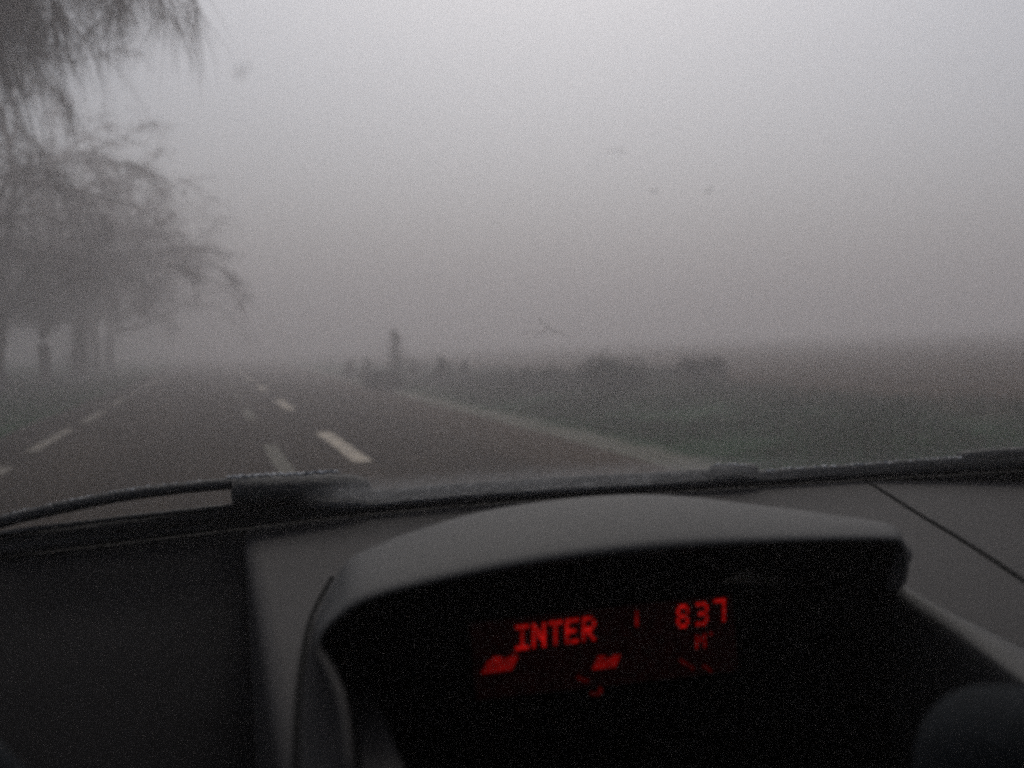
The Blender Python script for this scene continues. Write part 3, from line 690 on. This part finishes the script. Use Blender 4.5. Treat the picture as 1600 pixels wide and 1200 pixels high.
# cabin and body round the camera
rb = CB(); rows = []
for t in lin(0, 1, 10):
    rows.append([Vector((x, top_y(x) + .015 - (2.1 + top_y(x)) * t, top_z(x) + .004 + .07 * math.sin(math.pi * min(1, t * .7 + .1)) - .02 * t - .03)) for x in lin(CX - HALF * .93, CX + HALF * .93, 20)])
rb.grid(rows); ob = rb.build('roof', M['lining']); solid(ob, .03, 1)
for s in (-1, 1):
    X = CX + s * HALF
    b = CB(); b.tube([Vector((CX + s * HALF * .97, base_y(X) - .0, base_z(X) + .0)), Vector((CX + s * HALF * .965, .78, 1.24)), Vector((CX + s * HALF * .95, top_y(X), top_z(X)))], [.035, .03, .03], 10); b.build('pillar', M['lining'])
    b = CB(); b.tube([Vector((X, -.35, .85)), Vector((CX + s * HALF * .95, -.42, 1.40))], [.06, .045], 8); b.build('pillar', M['lining'])
    b = CB(); b.grid([[Vector((X - s * dx, y, z)) for y in lin(-1.0, 1.0, 12)] for z, dx in ((.30, .04), (.55, 0.0), (.80, .0), (.90, .02))]); solid(b.build('door', M['binnacle']), .06, 0)
b = CB(); b.box((CX, -1.0, .85), 1.6, .12, 1.1); bevel(b.build('rear_panel', M['fabric']), .04)
b = CB(); b.box((CX, .0, .27), 1.64, 2.2, .05); b.build('cabin_floor', M['fabric'], smooth=False)
for X in (CX - .42, CX + .42):
    st = empty('seat', (0, 0, 0), parent=car)
    b = CB(); b.box((X, -.25, .50), .48, .50, .16); bevel(b.build('cushion', M['fabric'], st), .05, 4)
    b = CB(); b.box((X, -.60, .80), .46, .13, .62); bevel(b.build('backrest', M['fabric'], st), .05, 4)
b = CB(); b.grid([[Vector((x, y, z - .08 * abs((x - CX) / HALF) ** 3)) for x in lin(CX - HALF, CX + HALF, 16)] for y, z in ((1.50, .84), (1.8, .80), (2.1, .75), (2.35, .66), (2.42, .52))]); solid(b.build('bonnet', M['paint']), .02, -1)
for s in (-1, 1):
    b = CB(); b.grid([[Vector((CX + s * (HALF - .01), y, z)) for y in lin(1.02, 2.4, 8)] for z in (.55, .62, .70)]); solid(b.build('wing', M['paint']), .03)
    for y in (1.75, -1.0):
        wl = empty('wheel', (0, 0, 0), parent=car)
        prof = [(.20, -.09), (.28, -.10), (.31, -.07), (.31, .07), (.28, .10), (.20, .09)]
        b = CB(); b.grid([[Vector((CX + s * (HALF - .1) + dx, y + r_ * math.cos(2 * math.pi * i / 28), .31 + r_ * math.sin(2 * math.pi * i / 28))) for i in range(29)] for r_, dx in prof]); b.build('tyre', M['tyre'], wl)
        b = CB(); b.grid([[Vector((CX + s * (HALF - .1) + dx * s, y + r_ * math.cos(2 * math.pi * i / 28), .31 + r_ * math.sin(2 * math.pi * i / 28))) for i in range(29)] for r_, dx in ((.20, -.09), (.20, .07), (.15, .05), (.03, .06), (.001, .06))]); b.build('rim', M['rim'], wl)

# ------------------------------------------------------------------ the fog
fm = bpy.data.materials.new('fog_volume'); fm.use_nodes = True; n = fm.node_tree.nodes; n.clear()
out = n.new('ShaderNodeOutputMaterial'); pv = n.new('ShaderNodeVolumePrincipled')
pv.inputs['Color'].default_value = (.750, .726, .736, 1); pv.inputs['Density'].default_value = FOG_DENSITY; pv.inputs['Anisotropy'].default_value = 0.6
fm.node_tree.links.new(pv.outputs[0], out.inputs['Volume'])
hz = MB(); hz.box((0, 100, (FOG_TOP - 1.6) / 2), 560, 520, FOG_TOP + 1.6)
tag(hz.build('haze', fm, smooth=False), 'thick grey morning fog over road and field', 'haze', kind='stuff')
